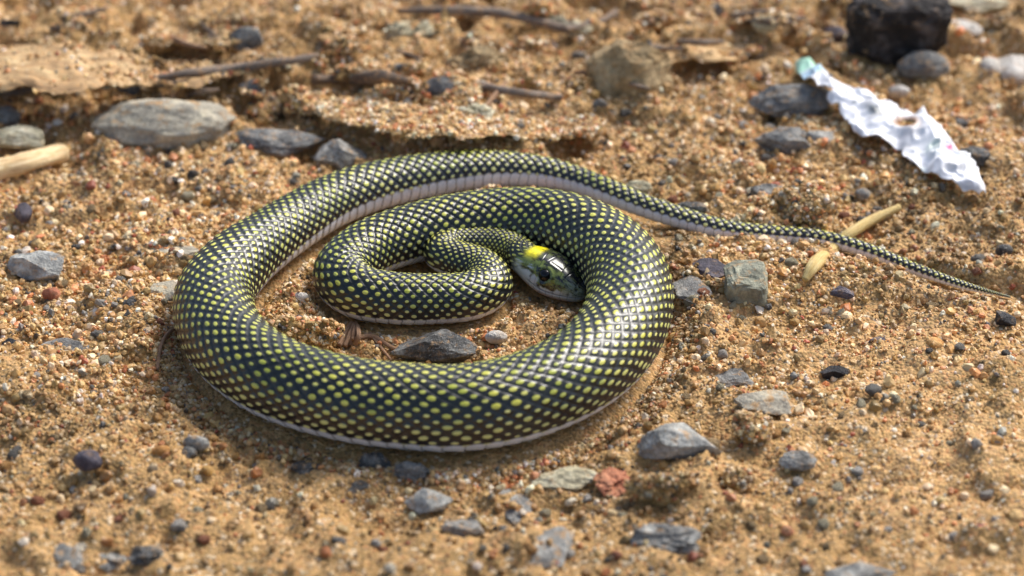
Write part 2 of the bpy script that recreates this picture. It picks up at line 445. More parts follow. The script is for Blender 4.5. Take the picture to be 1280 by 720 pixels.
    ve_h = pitch[:, None]*(0.16*(1-fv)-0.14*np.exp(-((fv-0.98)/0.05)**2)-0.14*np.exp(-(fv/0.04)**2))
    hf = smooth(0.0, 0.16, ht)[:, None]
    D = ((1-belly)*sc_h+belly*ve_h)*(1-hf)*np.minimum(1, r[:, None]/(4*sm))
    # head relief: mouth line, brow, lip plates, crown shields, nostril
    A = np.abs(a)[None, :]*np.ones_like(U)
    tt = ht[:, None]*np.ones_like(U)
    mouth_a = np.interp(ht, [0.1, .3, .5, .7, .85, .95, 1], [R(112), R(112), R(115), R(113), R(108), R(104), R(100)])[:, None]
    mouth = np.exp(-((A-mouth_a)/0.045)**2)*smooth(0.20, 0.28, tt)*(1-smooth(0.985, 1.0, tt))
    D = D-1.3*sm*mouth*hf
    eye_t, eye_a = 0.47, R(74)
    de = np.sqrt(((tt-eye_t)/0.085)**2+((A-eye_a)/0.30)**2)
    D = D+hf*sm*(1.3*np.exp(-((de-1.25)/0.3)**2)-1.4*np.exp(-(de/0.7)**2))
    D = D+hf*sm*1.1*np.exp(-((A-R(40))/0.2)**2)*np.exp(-((tt-0.47)/0.14)**2)
    nos = np.exp(-(((tt-0.90)/0.016)**2+((A-R(66))/0.13)**2))
    D = D-1.2*sm*nos
    # seams of the head shields (in crown coordinates)
    cx = X/np.maximum(hw[:, None], 1e-5)
    seam = np.zeros_like(U)
    crown = smooth(R(64), R(54), A)
    for t0, wob in ((0.30, 0.05), (0.44, -0.05), (0.62, 0.04), (0.74, -0.03), (0.86, 0.02)):
        seam = np.maximum(seam, np.exp(-((tt-t0-wob*np.abs(a)[None, :])/0.007)**2)*crown)
    seam = np.maximum(seam, np.exp(-(a[None, :]/0.05)**2)*crown*smooth(.62, .64, tt)*(1-smooth(0.93, 0.95, tt)))
    seam = np.maximum(seam, np.exp(-(a[None, :]/0.05)**2)*crown*smooth(.18, .2, tt)*(1-smooth(0.42, 0.44, tt)))
    seam = np.maximum(seam, np.exp(-((A-R(33))/0.06)**2)*smooth(.44, .46, tt)*(1-smooth(0.62, 0.64, tt)))
    lipz = np.exp(-((A-(mouth_a-0.19))/0.20)**4)
    lips = np.abs(((tt-0.2)*11) % 1-0.5); lipseam = smooth(0.42, 0.5, lips)*smooth(0.24, 0.3, tt)*smooth(0.99, 0.95, tt)
    upl = (A > mouth_a-0.42) & (A < mouth_a+0.34)
    seam = np.maximum(seam, lipseam*upl)
    # small side plates
    cell = np.abs(((tt*17+0.5*(np.floor(A/0.21) % 2)) % 1)-0.5); cellr = np.abs((A/0.21) % 1-0.5)
    tmp = np.maximum(smooth(0.40, 0.5, cell), smooth(0.40, 0.5, cellr))*smooth(R(56), R(62), A)*(A < mouth_a-0.40)
    seam = np.maximum(seam, 0.8*tmp*(tt > 0.12))
    D = D-hf*0.45*sm*seam
    # final positions: move along the section's own normal
    Nx = np.gradient(Zc, axis=1); Nz = -np.gradient(X, axis=1)
    Nx = (np.roll(Zc, -1, 1)-np.roll(Zc, 1, 1)); Nz = -(np.roll(X, -1, 1)-np.roll(X, 1, 1))
    ln = np.sqrt(Nx**2+Nz**2)+1e-12; Nx, Nz = -Nx/ln, -Nz/ln
    X = X+Nx*D; Zc = Zc+Nz*D
    hr = (R(16)*smooth(-0.05, 0.25, ht))[:, None]          # the head is turned a little onto its left cheek
    hr = np.where(ishead[:, None], hr, 0)
    side, up = side*np.cos(hr)+up*np.sin(hr), up*np.cos(hr)-side*np.sin(hr)
    pos = P[:, None, :]+side[:, None, :]*X[..., None]+up[:, None, :]*Zc[..., None]
    V = pos.reshape(-1, 3)
    F = grid_faces(n, M_AROUND, True).tolist()
    V = np.vstack([V, P[0], P[-1]+T[-1]*0.4*sm]); i0, i1 = len(V)-2, len(V)-1
    for j in range(M_AROUND):
        j2 = (j+1) % M_AROUND
        F.append([i0, j2, j]); b = (n-1)*M_AROUND; F.append([i1, b+j, b+j2])
    # ---- head colours
    q = np.stack([tt.ravel()*1.0, (a[None, :]*np.ones_like(U)).ravel()*0.5, 0*tt.ravel()], 1)
    m1 = fbm(q*14, 3, 91).reshape(U.shape); m2 = fbm(q*34, 2, 95).reshape(U.shape)
    dark = np.array(lin(22, 24, 24)[:3]); olive = np.array(lin(122, 134, 64)[:3]); lip = np.array(lin(188, 196, 202)[:3])
    chin = np.array(lin(206, 168, 150)[:3]); yel = np.array(lin(236, 222, 20)[:3]); snoutc = np.array(lin(128, 140, 128)[:3])
    mixc = lambda c0, c1, f: c0*(1-f[..., None])+c1*f[..., None]
    col = np.ones(U.shape+(3,))*dark
    sidef = smooth(R(32), R(54), A)
    col = mixc(col, olive, np.clip(sidef*(0.62+0.9*m1+0.5*m2), 0, 1))
    col = mixc(col, olive*0.8, 0.35*(1-sidef)*smooth(0.1, 0.5, m1))
    col = mixc(col, snoutc, smooth(0.62, 0.9, tt)*np.clip(0.45+0.8*m2, 0, 1)*smooth(R(20), R(60), A))
    nape = smooth(0.30, 0.10, tt)
    col = mixc(col, olive*1.0, nape*0.5*np.clip(0.6+m2, 0, 1))
    # pale lips and cheek
    edge = np.interp(ht, [0, .15, .3, .45, .6, .75, .9, 1], [R(74), R(78), R(88), R(99), R(99), R(96), R(92), R(86)])[:, None]
    lf = smooth(-0.12, 0.12, A-edge+0.22*m1)
    lipc = mixc(np.ones(U.shape+(3,))*lip, np.array(lin(150, 160, 150)[:3]), np.clip(smooth(0.6, 0.95, tt)*0.8, 0, 1))
    col = mixc(col, np.ones(3), lf*0)+0; col = col*(1-lf[..., None])+lipc*lf[..., None]
    cf = smooth(R(124), R(140), A)*smooth(0.95, 0.7, tt)
    col = mixc(col, chin, cf*0.8)
    yf = np.exp(-(((tt-0.155)/0.085)**4+((A)/R(42))**4))
    col = mixc(col, yel, np.clip(yf*1.2, 0, 1)*np.clip(0.92+0.3*m2, 0, 1))
    col = col*(1-0.55*seam[..., None])
    col = col*(1-0.75*mouth[..., None])
    col = col*(1-0.9*np.clip(nos, 0, 1)[..., None])
    col = col*(1-0.6*np.exp(-(de/1.0)**6)[..., None])
    hmask = smooth(0.0, 0.10, tt+0.03*m1)
    hmask = np.where(tt <= 0, 0, np.maximum(hmask, yf*(tt > 0.0)))
    # one dark-bodied band fades in and out along the back
    me = bpy.data.meshes.new('snake_body')
    me.from_pydata(V.tolist(), [], F); me.update()
    me.polygons.foreach_set('use_smooth', np.ones(len(me.polygons), bool))
    pad = lambda arr: np.concatenate([arr.ravel(), [arr[0, 0], arr[-1, 0]]])
    set_attr(me, 'su', 'FLOAT', pad(U)); set_attr(me, 'sv', 'FLOAT', pad(Vv))
    set_attr(me, 'belly', 'FLOAT', pad(belly)); set_attr(me, 'hmask', 'FLOAT', pad(hmask))
    split = np.interp(r/sm, [36, 44, 52], [0.0, 0.0, 0.0])[:, None]*np.ones_like(U)
    set_attr(me, 'split', 'FLOAT', pad(split))
    set_attr(me, 'aside', 'FLOAT', pad(np.abs(ang)))
    c4 = np.concatenate([col, np.ones(U.shape+(1,))], -1).reshape(-1, 4); c4 = np.vstack([c4, c4[0], c4[-1]])
    set_attr(me, 'hcol', 'FLOAT_COLOR', c4)
    # ---- material
    t = NT('snake_skin')
    u = t.attr('su'); v = t.attr('sv'); bel = t.attr('belly'); spl_ = t.attr('split'); asd = t.attr('aside')
    def lattice(u0, v0):
        uu = t.math('SUBTRACT', u, u0); vv2 = t.math('SUBTRACT', v, v0)
        iu = t.math('ROUND', t.math('MULTIPLY', uu, 0.5)); iv = t.math('ROUND', vv2)
        d_u = t.math('SUBTRACT', uu, t.math('MULTIPLY', iu, 2.0)); d_v = t.math('SUBTRACT', vv2, iv)
        ee = t.math('ADD', t.math('ABSOLUTE', d_u), t.math('MULTIPLY', t.math('ABSOLUTE', d_v), 2.0))
        cid = t.new('ShaderNodeCombineXYZ'); t.l.new(t.math('ADD', t.math('MULTIPLY', iu, 2.0), u0+0.3), cid.inputs[0]); t.l.new(t.math('ADD', iv, v0+0.3), cid.inputs[1])
        wn_ = t.new('ShaderNodeTexWhiteNoise', noise_dimensions='2D'); t.l.new(cid.outputs[0], wn_.inputs['Vector'])
        # spot: one in the middle of the scale, or two beside the keel on the thick body
        au = t.math('SUBTRACT', t.math('ABSOLUTE', d_u), spl_)
        ru = t.math('DIVIDE', au, t.math('SUBTRACT', 0.34, t.math('MULTIPLY', spl_, 0.46)))
        rv = t.math('DIVIDE', t.math('ADD', d_v, 0.02), 0.20)
        sp2 = t.math('SQRT', t.math('ADD', t.math('MULTIPLY', ru, ru), t.math('MULTIPLY', rv, rv)))
        sp2 = t.math('ADD', sp2, t.math('MULTIPLY', t.math('SUBTRACT', wn_.outputs['Value'], 0.5), 0.55))
        return sp2, wn_.outputs['Value'], ee
    s1, w1, e1 = lattice(0.0, 0.0); s2, w2, e2 = lattice(1.0, 0.5)
    d12 = t.math('MINIMUM', s1, s2); first = t.math('LESS_THAN', e1, e2)
    wv = t.math('ADD', t.math('MULTIPLY', first, w1), t.math('MULTIPLY', t.math('SUBTRACT', 1.0, first), w2))
    ec = t.math('MINIMUM', e1, e2)
    spot = t.rng(d12, 1.12, 0.74)
    nlow = t.noise(t.coord(), 60, 3, 0.6); nhi = t.noise(t.coord(), 2500, 2, 0.5)
    flank = t.rng(asd, 0.9, 1.75)
    base_c = t.mix(flank, lin(20, 24, 12), lin(27, 27, 36))
    base_c = t.mix(t.rng(ec, 0.80, 1.0), base_c, lin(8, 9, 8))
    yc = t.mix(wv, lin(200, 196, 74), lin(226, 220, 130))
    yc = t.mix(t.rng(nlow, 0.4, 0.65), yc, lin(166, 172, 62))
    yc = t.mix(t.math('MULTIPLY', flank, 0.45), yc, lin(206, 208, 168))
    body_c = t.mix(spot, base_c, yc)
    # belly: bluish white plates with a dark nick on each corner
    fvn = t.math('FRACT', v)
    bc = t.mix(t.rng(nhi, 0.3, 0.7), lin(196, 202, 214), lin(222, 226, 232))
    bc = t.mix(t.rng(t.math('ABSOLUTE', t.math('SUBTRACT', fvn, 0.5)), 0.42, 0.5, 0, 0.65), bc, lin(96, 96, 104))
    body_c = t.mix(bel, body_c, bc)
    hc = t.attr('hcol', 'Color'); hm = t.attr('hmask')
    c = t.mix(hm, body_c, hc)
    t.l.new(c, t.b.inputs['Base Color'])
    ro = t.math('ADD', 0.30, t.math('MULTIPLY', nhi, 0.10)); ro = t.math('SUBTRACT', ro, t.math('MULTIPLY', hm, 0.12)); ro = t.math('ADD', ro, t.math('MULTIPLY', bel, 0.15))
    t.l.new(ro, t.b.inputs['Roughness'])
    t.b.inputs['Specular IOR Level'].default_value = 0.6
    t.b.inputs['Coat Weight'].default_value = 0.12; t.b.inputs['Coat Roughness'].default_value = 0.26
    me.materials.append(t.m)
    root = bpy.data.objects.new('snake', None); COL.objects.link(root)
    root.empty_display_size = 0.01
    tag(root, 'coiled black snake with yellow green dotted keeled scales, pale belly and yellow nape', 'snake')
    ob = bpy.data.objects.new('body', me); COL.objects.link(ob); ob.parent = root
    # ---- eyes
    em = NT('snake_eye')
    em.b.inputs['Roughness'].default_value = 0.04; em.b.inputs['Specular IOR Level'].default_value = 0.35
    lw = em.coord('Object'); sx = em.new('ShaderNodeSeparateXYZ'); em.l.new(lw, sx.inputs[0])
    rad = em.math('SQRT', em.math('ADD', em.math('MULTIPLY', sx.outputs[0], sx.outputs[0]), em.math('MULTIPLY', sx.outputs[1], sx.outputs[1])))
    er = 8.6*sm
    c = em.mix(em.rng(rad, er*0.90, er*0.97), (0.003, 0.003, 0.004, 1), lin(30, 28, 18))
    em.l.new(c, em.b.inputs['Base Color'])
    k = int(np.argmin(np.abs(ht-eye_t)+(~ishead)*9))
    for sgn in (1, -1):
        j = int(np.argmin(np.abs(a-sgn*eye_a)))
        p = pos[k, j]; nrm = side[k]*Nx[k, j]+up[k]*Nz[k, j]
        bm = bmesh.new(); bmesh.ops.create_uvsphere(bm, u_segments=32, v_segments=20, radius=er)
        em_me = bpy.data.meshes.new('eye'); bm.to_mesh(em_me); bm.free()
        em_me.polygons.foreach_set('use_smooth', np.ones(len(em_me.polygons), bool)); em_me.materials.append(em.m)
        eo = bpy.data.objects.new('eye', em_me); COL.objects.link(eo); eo.parent = root
        eo.rotation_mode = 'QUATERNION'; eo.rotation_quaternion = Vector(nrm).to_track_quat('Z', 'Y')
        eo.location = p-nrm*er*0.36
    return root
snake = build_snake()

# ------------------------------------------------------------------ stones
def ico(level):
    bm = bmesh.new(); bmesh.ops.create_icosphere(bm, subdivisions=level, radius=1.0)
    v = np.array([x.co[:] for x in bm.verts]); f = [[q.index for q in p.verts] for p in bm.faces]; bm.free()
    return v, f
ICO = {k: ico(k) for k in (2, 3, 4, 5)}
def rock_shape(level, seed, style, size):
    v, f = ICO[level]; v = v.copy(); rs = np.random.default_rng(seed)
    n_pl, dmin, dmax, rough = {'angular': (24, 0.52, 0.82, 0.07), 'slab': (18, 0.60, 0.85, 0.09), 'round': (8, 0.80, 0.95, 0.06), 'lump': (7, 0.70, 0.92, 0.26), 'block': (0, 0, 0, 0.10)}[style]
    if style == 'block':
        v = np.sign(v)*np.abs(v)**0.45; v *= 0.85
        n_pl, dmin, dmax = 8, 0.85, 1.0
    for _ in range(n_pl):
        n = rs.normal(size=3); n /= np.linalg.norm(n); d = rs.uniform(dmin, dmax)
        ex = np.maximum(0, v@n-d); v -= np.outer(ex, n)*0.97
    v *= 1+rough*fbm(v*1.7+seed*3.1, 4, seed)[:, None]+rough*(0.5 if style == 'lump' else 0.5)*fbm(v*5+seed, 4, seed+3, 0.6)[:, None]
    v -= (v.max(0)+v.min(0))/2; v /= (v.max(0)-v.min(0))/2
    return v*np.array(size)/2, f
def stone(name, label, cat, box, mat, hf=0.45, style='angular', seed=1, yaw=0.0, bury=0.25, group=None, tilt=(0, 0), lift=0.0):
    x0, y0, x1, y1 = box
    cx, cy = (x0+x1)/2, (y0+y1)/2
    s = mpp(pix(cx, cy))
    W = (x1-x0)*s; Hi = (y1-y0)*s
    h = hf*W                                        # height that shows above the sand
    dep = max((Hi-h*math.cos(ELEV)*0.9)/math.sin(ELEV), 0.45*W)
    full = h/(1-bury)
    c, sn = abs(math.cos(yaw)), abs(math.sin(yaw))
    lev = 5 if W > 0.014 else 4 if W > 0.007 else 3
    v, f = rock_shape(lev, seed, style, (W, dep, full))
    # lean it on its own base, then turn
    m = Matrix.Rotation(tilt[0], 3, 'X') @ Matrix.Rotation(tilt[1], 3, 'Y')
    v = v@np.array(m).T
    base = pix(cx, cy, h/2)
    gz_ = float(np.median(ground_z(base[0]+np.array([0, -.3, .3, 0, 0])*W, base[1]+np.array([0, 0, 0, -.3, .3])*dep)))
    base = pix(cx, cy, gz_+h/2)
    base[2] = gz_-bury*full+full/2+lift*s
    o = mesh_obj(name, v, f, M[mat], loc=base, smooth_shade=(style == 'round'))
    if mat in ('dirt', 'brown') or name == 'crusted_stone':        # loose grains stick to clods
        n_g = int(min(900, 0.5*W*dep/1.2e-7)); vt = v[v[:, 2] > -0.1*full]
        EXTRA.append(vt[rng.integers(0, len(vt), n_g)]+base+rng.normal(0, 0.0002, (n_g, 3)))
    tag(o, label, cat, group)
    return o

ST = [
 # name, label, category, photo box, material, height/width, style, seed, bury
 ('flat_stone', 'large flat oval pale grey stone in front of the bark slab', 'stone', (113, 108, 294, 184), 'flat', .24, 'round', 11, .3),
 ('flat_slate_stone', 'low dark grey slab leaning beside the large flat oval stone', 'stone', (298, 150, 408, 197), 'grey', .20, 'slab', 12, .3),
 ('upright_stone', 'blue grey stone behind the top of the snake coil', 'stone', (392, 160, 458, 218), 'blue', .5, 'angular', 13, .3),
 ('grey_stone', 'dark grey chunk with pale top lying alone in coarse sand', 'stone', (8, 310, 80, 352), 'silver', .38, 'angular', 14, .25),
 ('crusted_stone', 'large speckled grey stone crusted with sand behind the tail', 'stone', (962, 212, 1052, 288), 'tan', .5, 'lump', 15, .25),
 ('grey_stone', 'bluish grey chip touching the sand crusted stone behind the tail', 'stone', (938, 222, 988, 254), 'blue', .4, 'angular', 16, .3),
 ('grey_stone', 'flat grey stone pointing at the crumpled white scrap', 'stone', (942, 150, 1018, 193), 'grey', .35, 'slab', 17, .25),
 ('grey_stone', 'small pale grey stone between the flat stone and the white scrap', 'stone', (1008, 160, 1043, 184), 'blue', .45, 'angular', 18, .25),
 ('grey_stone', 'long half buried grey stone under the green end of the scrap', 'stone', (936, 102, 1042, 140), 'grey', .25, 'slab', 19, .35),
 ('charred_lump', 'big black charred lump with a grey top', 'lump', (1058, -26, 1190, 78), 'char', .6, 'block', 20, .15),
 ('grey_stone', 'rounded grey stone in front of the black charred lump', 'stone', (1122, 56, 1188, 100), 'grey', .45, 'round', 21, .25),
 ('cream_flake', 'cream white flake beside the black charred lump', 'flake', (1184, 20, 1228, 48), 'white', .3, 'slab', 22, .25),
 ('cream_flake', 'yellowish cream slab behind the small cream white flake', 'slab', (1186, -14, 1262, 20), 'pale', .2, 'slab', 23, .25),
 ('white_stone', 'white topped grey stone past the far end of the scrap', 'stone', (1238, 60, 1300, 112), 'white', .45, 'round', 24, .25),
 ('white_stone', 'small pinkish white pebble next to the white topped grey stone', 'pebble', (1224, 66, 1250, 94), 'white', .6, 'round', 25, .25),
 ('dark_stone', 'dark grey stone beside the pointed end of the white scrap', 'stone', (1197, 176, 1242, 212), 'slate', .45, 'angular', 26, .25),
 ('white_pebble', 'white pebble just above the middle of the crumpled scrap', 'pebble', (1110, 104, 1138, 122), 'white', .5, 'round', 27, .2),
 ('square_stone', 'square greenish grey stone standing below the tail', 'stone', (905, 320, 960, 380), 'green', .62, 'block', 28, .2),
 ('purple_stone', 'dark purple flat stone beside the square greenish stone', 'stone', (861, 317, 914, 351), 'purple', .25, 'slab', 29, .3),
 ('grey_patch', 'flat pale grey stone buried beside the coil under the purple stone', 'stone', (838, 342, 890, 376), 'grey', .12, 'slab', 30, .6),
 ('grey_stone', 'angular blue grey stone in front of the coil on the sand', 'stone', (794, 512, 902, 577), 'silver', .36, 'angular', 31, .3),
 ('tan_pebble', 'small tan pebble against the angular blue grey stone', 'pebble', (878, 544, 900, 566), 'tan', .6, 'round', 32, .2),
 ('pale_stone', 'flat oval cream stone just in front of the coil', 'stone', (654, 576, 748, 616), 'pale', .24, 'slab', 33, .25),
 ('pink_stone', 'pinkish rust stone touching the flat oval cream stone', 'stone', (742, 578, 790, 622), 'red', .35, 'lump', 34, .3),
 ('triangular_stone', 'triangular silvery grey stone on the sand before the coil', 'stone', (504, 602, 566, 647), 'silver', .45, 'angular', 35, .2),
 ('flat_grey_stone', 'half buried grey blue slab running toward the triangular stone', 'stone', (618, 608, 668, 652), 'blue', .14, 'slab', 36, .5),
 ('flat_grey_stone', 'half buried pale grey slab in front of the cream stone', 'stone', (652, 652, 718, 704), 'blue', .14, 'slab', 37, .5),
 ('grey_stone', 'low grey stone in front of the triangular silvery stone', 'stone', (550, 644, 606, 674), 'grey', .25, 'slab', 38, .4),
 ('grey_stone', 'wide blurred grey stone below the angular blue grey stone', 'stone', (784, 646, 880, 694), 'blue', .25, 'lump', 39, .35),
 ('purple_pebble', 'round purple brown pebble alone on smooth sand', 'pebble', (91, 558, 128, 591), 'purple', .7, 'round', 40, .15),
 ('orange_pebble', 'glossy orange pebble beside small grey pebbles', 'pebble', (189, 554, 217, 574), 'orange', .55, 'round', 41, .2),
 ('grey_pebble', 'pale grey pebble above the glossy orange pebble', 'pebble', (228, 542, 262, 564), 'blue', .5, 'round', 42, .2),
 ('slate_pebble', 'dark slate pebble right beside the glossy orange pebble', 'pebble', (224, 556, 246, 578), 'slate', .6, 'angular', 43, .2),
 ('coil_stone', 'dark blue grey angular stone lying inside the coil', 'stone', (486, 408, 597, 454), 'slate', .32, 'angular', 44, .2),
 ('brown_clod', 'rough sandy brown clod lying inside the coil', 'clod', (318, 384, 428, 436), 'dirt', .3, 'lump', 45, .3),
 ('white_pebble', 'white pebble inside the coil near the dark angular stone', 'pebble', (606, 410, 634, 430), 'white', .5, 'round', 46, .2),
 ('white_pebble', 'white pebble inside the coil above the sandy clod', 'pebble', (366, 362, 388, 380), 'white', .6, 'round', 47, .2),
 ('tan_boulder', 'big blurred tan boulder behind the snake', 'stone', (732, 36, 846, 124), 'tan', .55, 'angular', 48, .25),
 ('black_stone', 'black chip on the sand below the square greenish stone', 'stone', (1024, 452, 1064, 475), 'black', .4, 'angular', 49, .3),
 ('dark_chip', 'dark purplish chip between the straw and the black chip', 'chip', (1038, 354, 1068, 372), 'purple', .3, 'slab', 50, .3),
 ('dark_chip', 'dark blue chip above the black chip', 'chip', (1083, 420, 1117, 436), 'purple', .35, 'slab', 51, .3),
 ('black_stone', 'black pebble just under the tip of the tail', 'pebble', (1244, 386, 1270, 408), 'black', .5, 'angular', 52, .3),
 ('flat_grey_stone', 'flat grey slab mostly buried right of the coil', 'stone', (882, 456, 942, 482), 'grey', .14, 'slab', 53, .5),
 ('flat_grey_stone', 'pale grey slab edged with sand behind the angular blue stone', 'stone', (918, 484, 992, 520), 'flat', .2, 'slab', 54, .4),
 ('slate_chip', 'blue slate chip pointing out of the sand past the angular stone', 'chip', (973, 560, 1022, 588), 'blue', .3, 'slab', 55, .3),
 ('dark_pebble', 'round dark pebble above the thin end of the tail', 'pebble', (1244, 302, 1266, 321), 'slate', .65, 'round', 56, .2),
 ('dark_chip', 'thin dark grey chip in the coarse sand left of the coil', 'chip', (153, 370, 192, 389), 'slate', .3, 'slab', 57, .3),
 ('dark_pebble', 'dark brown upright pebble left of the coarse sand', 'pebble', (18, 250, 40, 280), 'purple', .8, 'round', 58, .2),
 ('rust_pebble', 'rust red pebble right of the dark grey chunk', 'pebble', (52, 356, 76, 376), 'red', .6, 'round', 59, .25),
 ('flat_grey_stone', 'flat grey slab flush with the sand left of the coil', 'stone', (175, 298, 250, 326), 'flat', .10, 'slab', 60, .6),
 ('grey_stone', 'pale grey stone touching the left edge of the coil', 'stone', (180, 346, 222, 378), 'flat', .3, 'angular', 61, .35),
 ('flat_grey_stone', 'pale grey slab flush with the sand below the dark chip', 'stone', (48, 420, 116, 444), 'grey', .12, 'slab', 62, .55),
 ('black_stone', 'black pebble near the pale grey slab', 'pebble', (2, 420, 24, 438), 'black', .5, 'angular', 63, .3),
 ('flat_slate_stone', 'blue slate slab flush with the sand in front of the coil', 'stone', (422, 596, 468, 616), 'slate', .14, 'slab', 64, .5),
 ('slate_chip', 'blue black chip beside the lower left of the coil', 'chip', (362, 574, 402, 592), 'slate', .2, 'slab', 65, .4),
 ('grey_crumb', 'crumbly grey lump half under the front of the coil', 'lump', (490, 572, 538, 602), 'grey', .45, 'lump', 66, .3),
 ('dark_lump', 'dark crumbly lump tucked under the front of the coil', 'lump', (448, 562, 490, 588), 'slate', .5, 'lump', 67, .3),
 ('blue_stone', 'blurred blue grey stone nearest the bottom of the sand', 'stone', (64, 676, 104, 712), 'blue', .3, 'lump', 68, .35),
 ('blue_stone', 'blurred pale blue stone beside two darker blurred stones', 'stone', (108, 684, 158, 716), 'blue', .3, 'lump', 69, .35),
 ('slate_stone', 'blurred dark blue stone past the pale blue stone', 'stone', (158, 678, 206, 708), 'slate', .3, 'lump', 70, .35),
 ('flat_grey_stone', 'blurred blue slab at the bottom of the smooth sand', 'stone', (1030, 700, 1130, 730), 'blue', .15, 'slab', 71, .4),
 ('crimson_chip', 'small crimson chip on smooth sand', 'chip', (1206, 650, 1238, 672), 'pink', .5, 'round', 72, .25),
 ('red_chip', 'small brick red pebble on smooth sand before the coil', 'pebble', (976, 655, 993, 670), 'red', .6, 'round', 73, .25),
 ('orange_pebble', 'orange brown pebble on the fine sand under the tail tip', 'pebble', (1156, 418, 1180, 438), 'orange', .5, 'round', 74, .3),
 ('brown_stone', 'brown stone beside the sand crusted stone above the tail', 'stone', (932, 240, 972, 272), 'brown', .5, 'round', 75, .25),
 ('tan_pebble', 'yellowish tan pebble just above the tail', 'pebble', (778, 222, 816, 246), 'pale', .5, 'round', 76, .25),
 ('grey_pebble', 'round grey green pebble touching the tail from behind', 'pebble', (842, 250, 884, 272), 'slate', .5, 'round', 77, .25),
 ('sand_clod', 'overhanging brown sand clod beside the pinkish rust stone', 'clod', (782, 584, 868, 628), 'dirt', .4, 'lump', 78, .3),
 ('sand_clod', 'brown sand clod with a dark hollow beside it', 'clod', (902, 578, 944, 616), 'dirt', .5, 'lump', 79, .3),
 ('sand_clod', 'sandy clod propped on the pale grey slab', 'clod', (918, 508, 968, 552), 'dirt', .45, 'lump', 80, .3),
 ('wood_chip', 'yellowish wooden chunk behind the pale broken stick', 'chip', (-10, 152, 56, 188), 'pale', .35, 'angular', 94, .2),
 ('grey_stone', 'grey stone half hidden behind the wooden stick', 'stone', (-8, 128, 26, 156), 'blue', .6, 'round', 81, .25),
 ('dark_clod', 'dark brown clod at the end of the bark strip', 'clod', (310, 112, 350, 160), 'brown', .6, 'lump', 82, .25),
 ('brown_clod', 'brown earth clod behind the blue grey stone', 'clod', (350, 96, 408, 150), 'brown', .5, 'lump', 83, .25),
 ('earth_clod', 'crumbly brown clod near the black gap under the bark strip', 'clod', (488, 92, 540, 134), 'brown', .6, 'lump', 84, .25),
 ('pale_clod', 'pair of pale clods below the long grey twig', 'clod', (478, 18, 518, 60), 'pale', .7, 'lump', 85, .25),
 ('pale_clod', 'pale clod touching its twin below the long grey twig', 'clod', (514, 20, 546, 56), 'pale', .7, 'lump', 86, .25),
 ('grey_clod', 'low greyish clod beneath the pale twin clods', 'clod', (556, 58, 644, 92), 'tan', .35, 'lump', 87, .25),
 ('dark_clod', 'dark clod behind the tan boulder', 'clod', (792, 6, 842, 44), 'brown', .5, 'lump', 88, .25),
 ('dark_clod', 'dark earth clod in the far corner behind the bark slab', 'clod', (70, 18, 110, 46), 'brown', .5, 'lump', 89, .25),
 ('dark_clod', 'blackish clod beside the yellowish bark slab', 'clod', (-8, 20, 26, 42), 'char', .5, 'lump', 90, .25),
 ('purple_stone', 'blurred purplish stone left of the black charred lump', 'stone', (1026, 28, 1062, 56), 'purple', .5, 'round', 91, .25),
 ('grey_pebble', 'grey pebble right of the flat stone behind the tail', 'pebble', (1068, 232, 1088, 250), 'blue', .6, 'round', 92, .25),
 ('grey_stone', 'pale grey stone behind the pointed end of the scrap', 'stone', (1190, 144, 1226, 166), 'grey', .4, 'round', 93, .3),
]
for (nm, lb, ct, bx, mt, hf, sty, sd_, bu) in ST:
    stone(nm, lb, ct, bx, mt, hf, sty, sd_, 0, bu)

# ------------------------------------------------------------------ wood, bark, straw
def wood_mat(name, a, b, c, scale=60, stretch=8, rough=0.8):
    t = NT(name)
    u = t.attr('wu'); w = t.attr('wv')
    cx = t.new('ShaderNodeCombineXYZ'); t.l.new(u, cx.inputs[0]); t.l.new(t.math('MULTIPLY', w, stretch), cx.inputs[1])
    n1 = t.noise(cx.outputs[0], scale, 5, 0.65); n2 = t.noise(t.coord(), 500, 4, 0.6)
    col = t.ramp(n1, [(0.3, a), (0.5, b), (0.7, c)])
    col = t.mix(t.rng(n2, 0.5, 0.7, 0, 0.55), col, SAND)
    col = t.mix(0.4, col, t.ramp(n2, [(0.3, (0.3, 0.3, 0.3)), (0.7, (0.72, 0.72, 0.72))]), 'OVERLAY')
    t.l.new(col, t.b.inputs['Base Color']); t.b.inputs['Roughness'].default_value = rough
    t.bump(t.math('ADD', n1, t.math('MULTIPLY', n2, 0.4)), 0.8, 0.0007)
    return t.m
W_STICK = wood_mat('pale_wood', lin(164, 128, 80), lin(222, 192, 142), lin(240, 222, 184), 90, 10, 0.7)
W_STRAW = wood_mat('straw', lin(176, 140, 72), lin(214, 184, 112), lin(232, 212, 154), 120, 12, 0.5)
W_TWIG = wood_mat('grey_twig', lin(82, 70, 60), lin(128, 112, 98), lin(172, 156, 138), 120, 10)
W_BARK = wood_mat('sandy_bark', lin(120, 92, 60), lin(176, 142, 98), lin(216, 188, 140), 60, 5)
W_CRUST = wood_mat('sandy_crust', lin(146, 116, 76), lin(194, 160, 112), lin(222, 194, 148), 200, 1.5)
W_DARK = wood_mat('dark_bark', lin(52, 42, 36), lin(100, 82, 66), lin(150, 128, 104), 80, 6)
W_FIBRE = wood_mat('dry_fibre', lin(120, 86, 62), lin(168, 130, 98), lin(206, 172, 140), 160, 12)

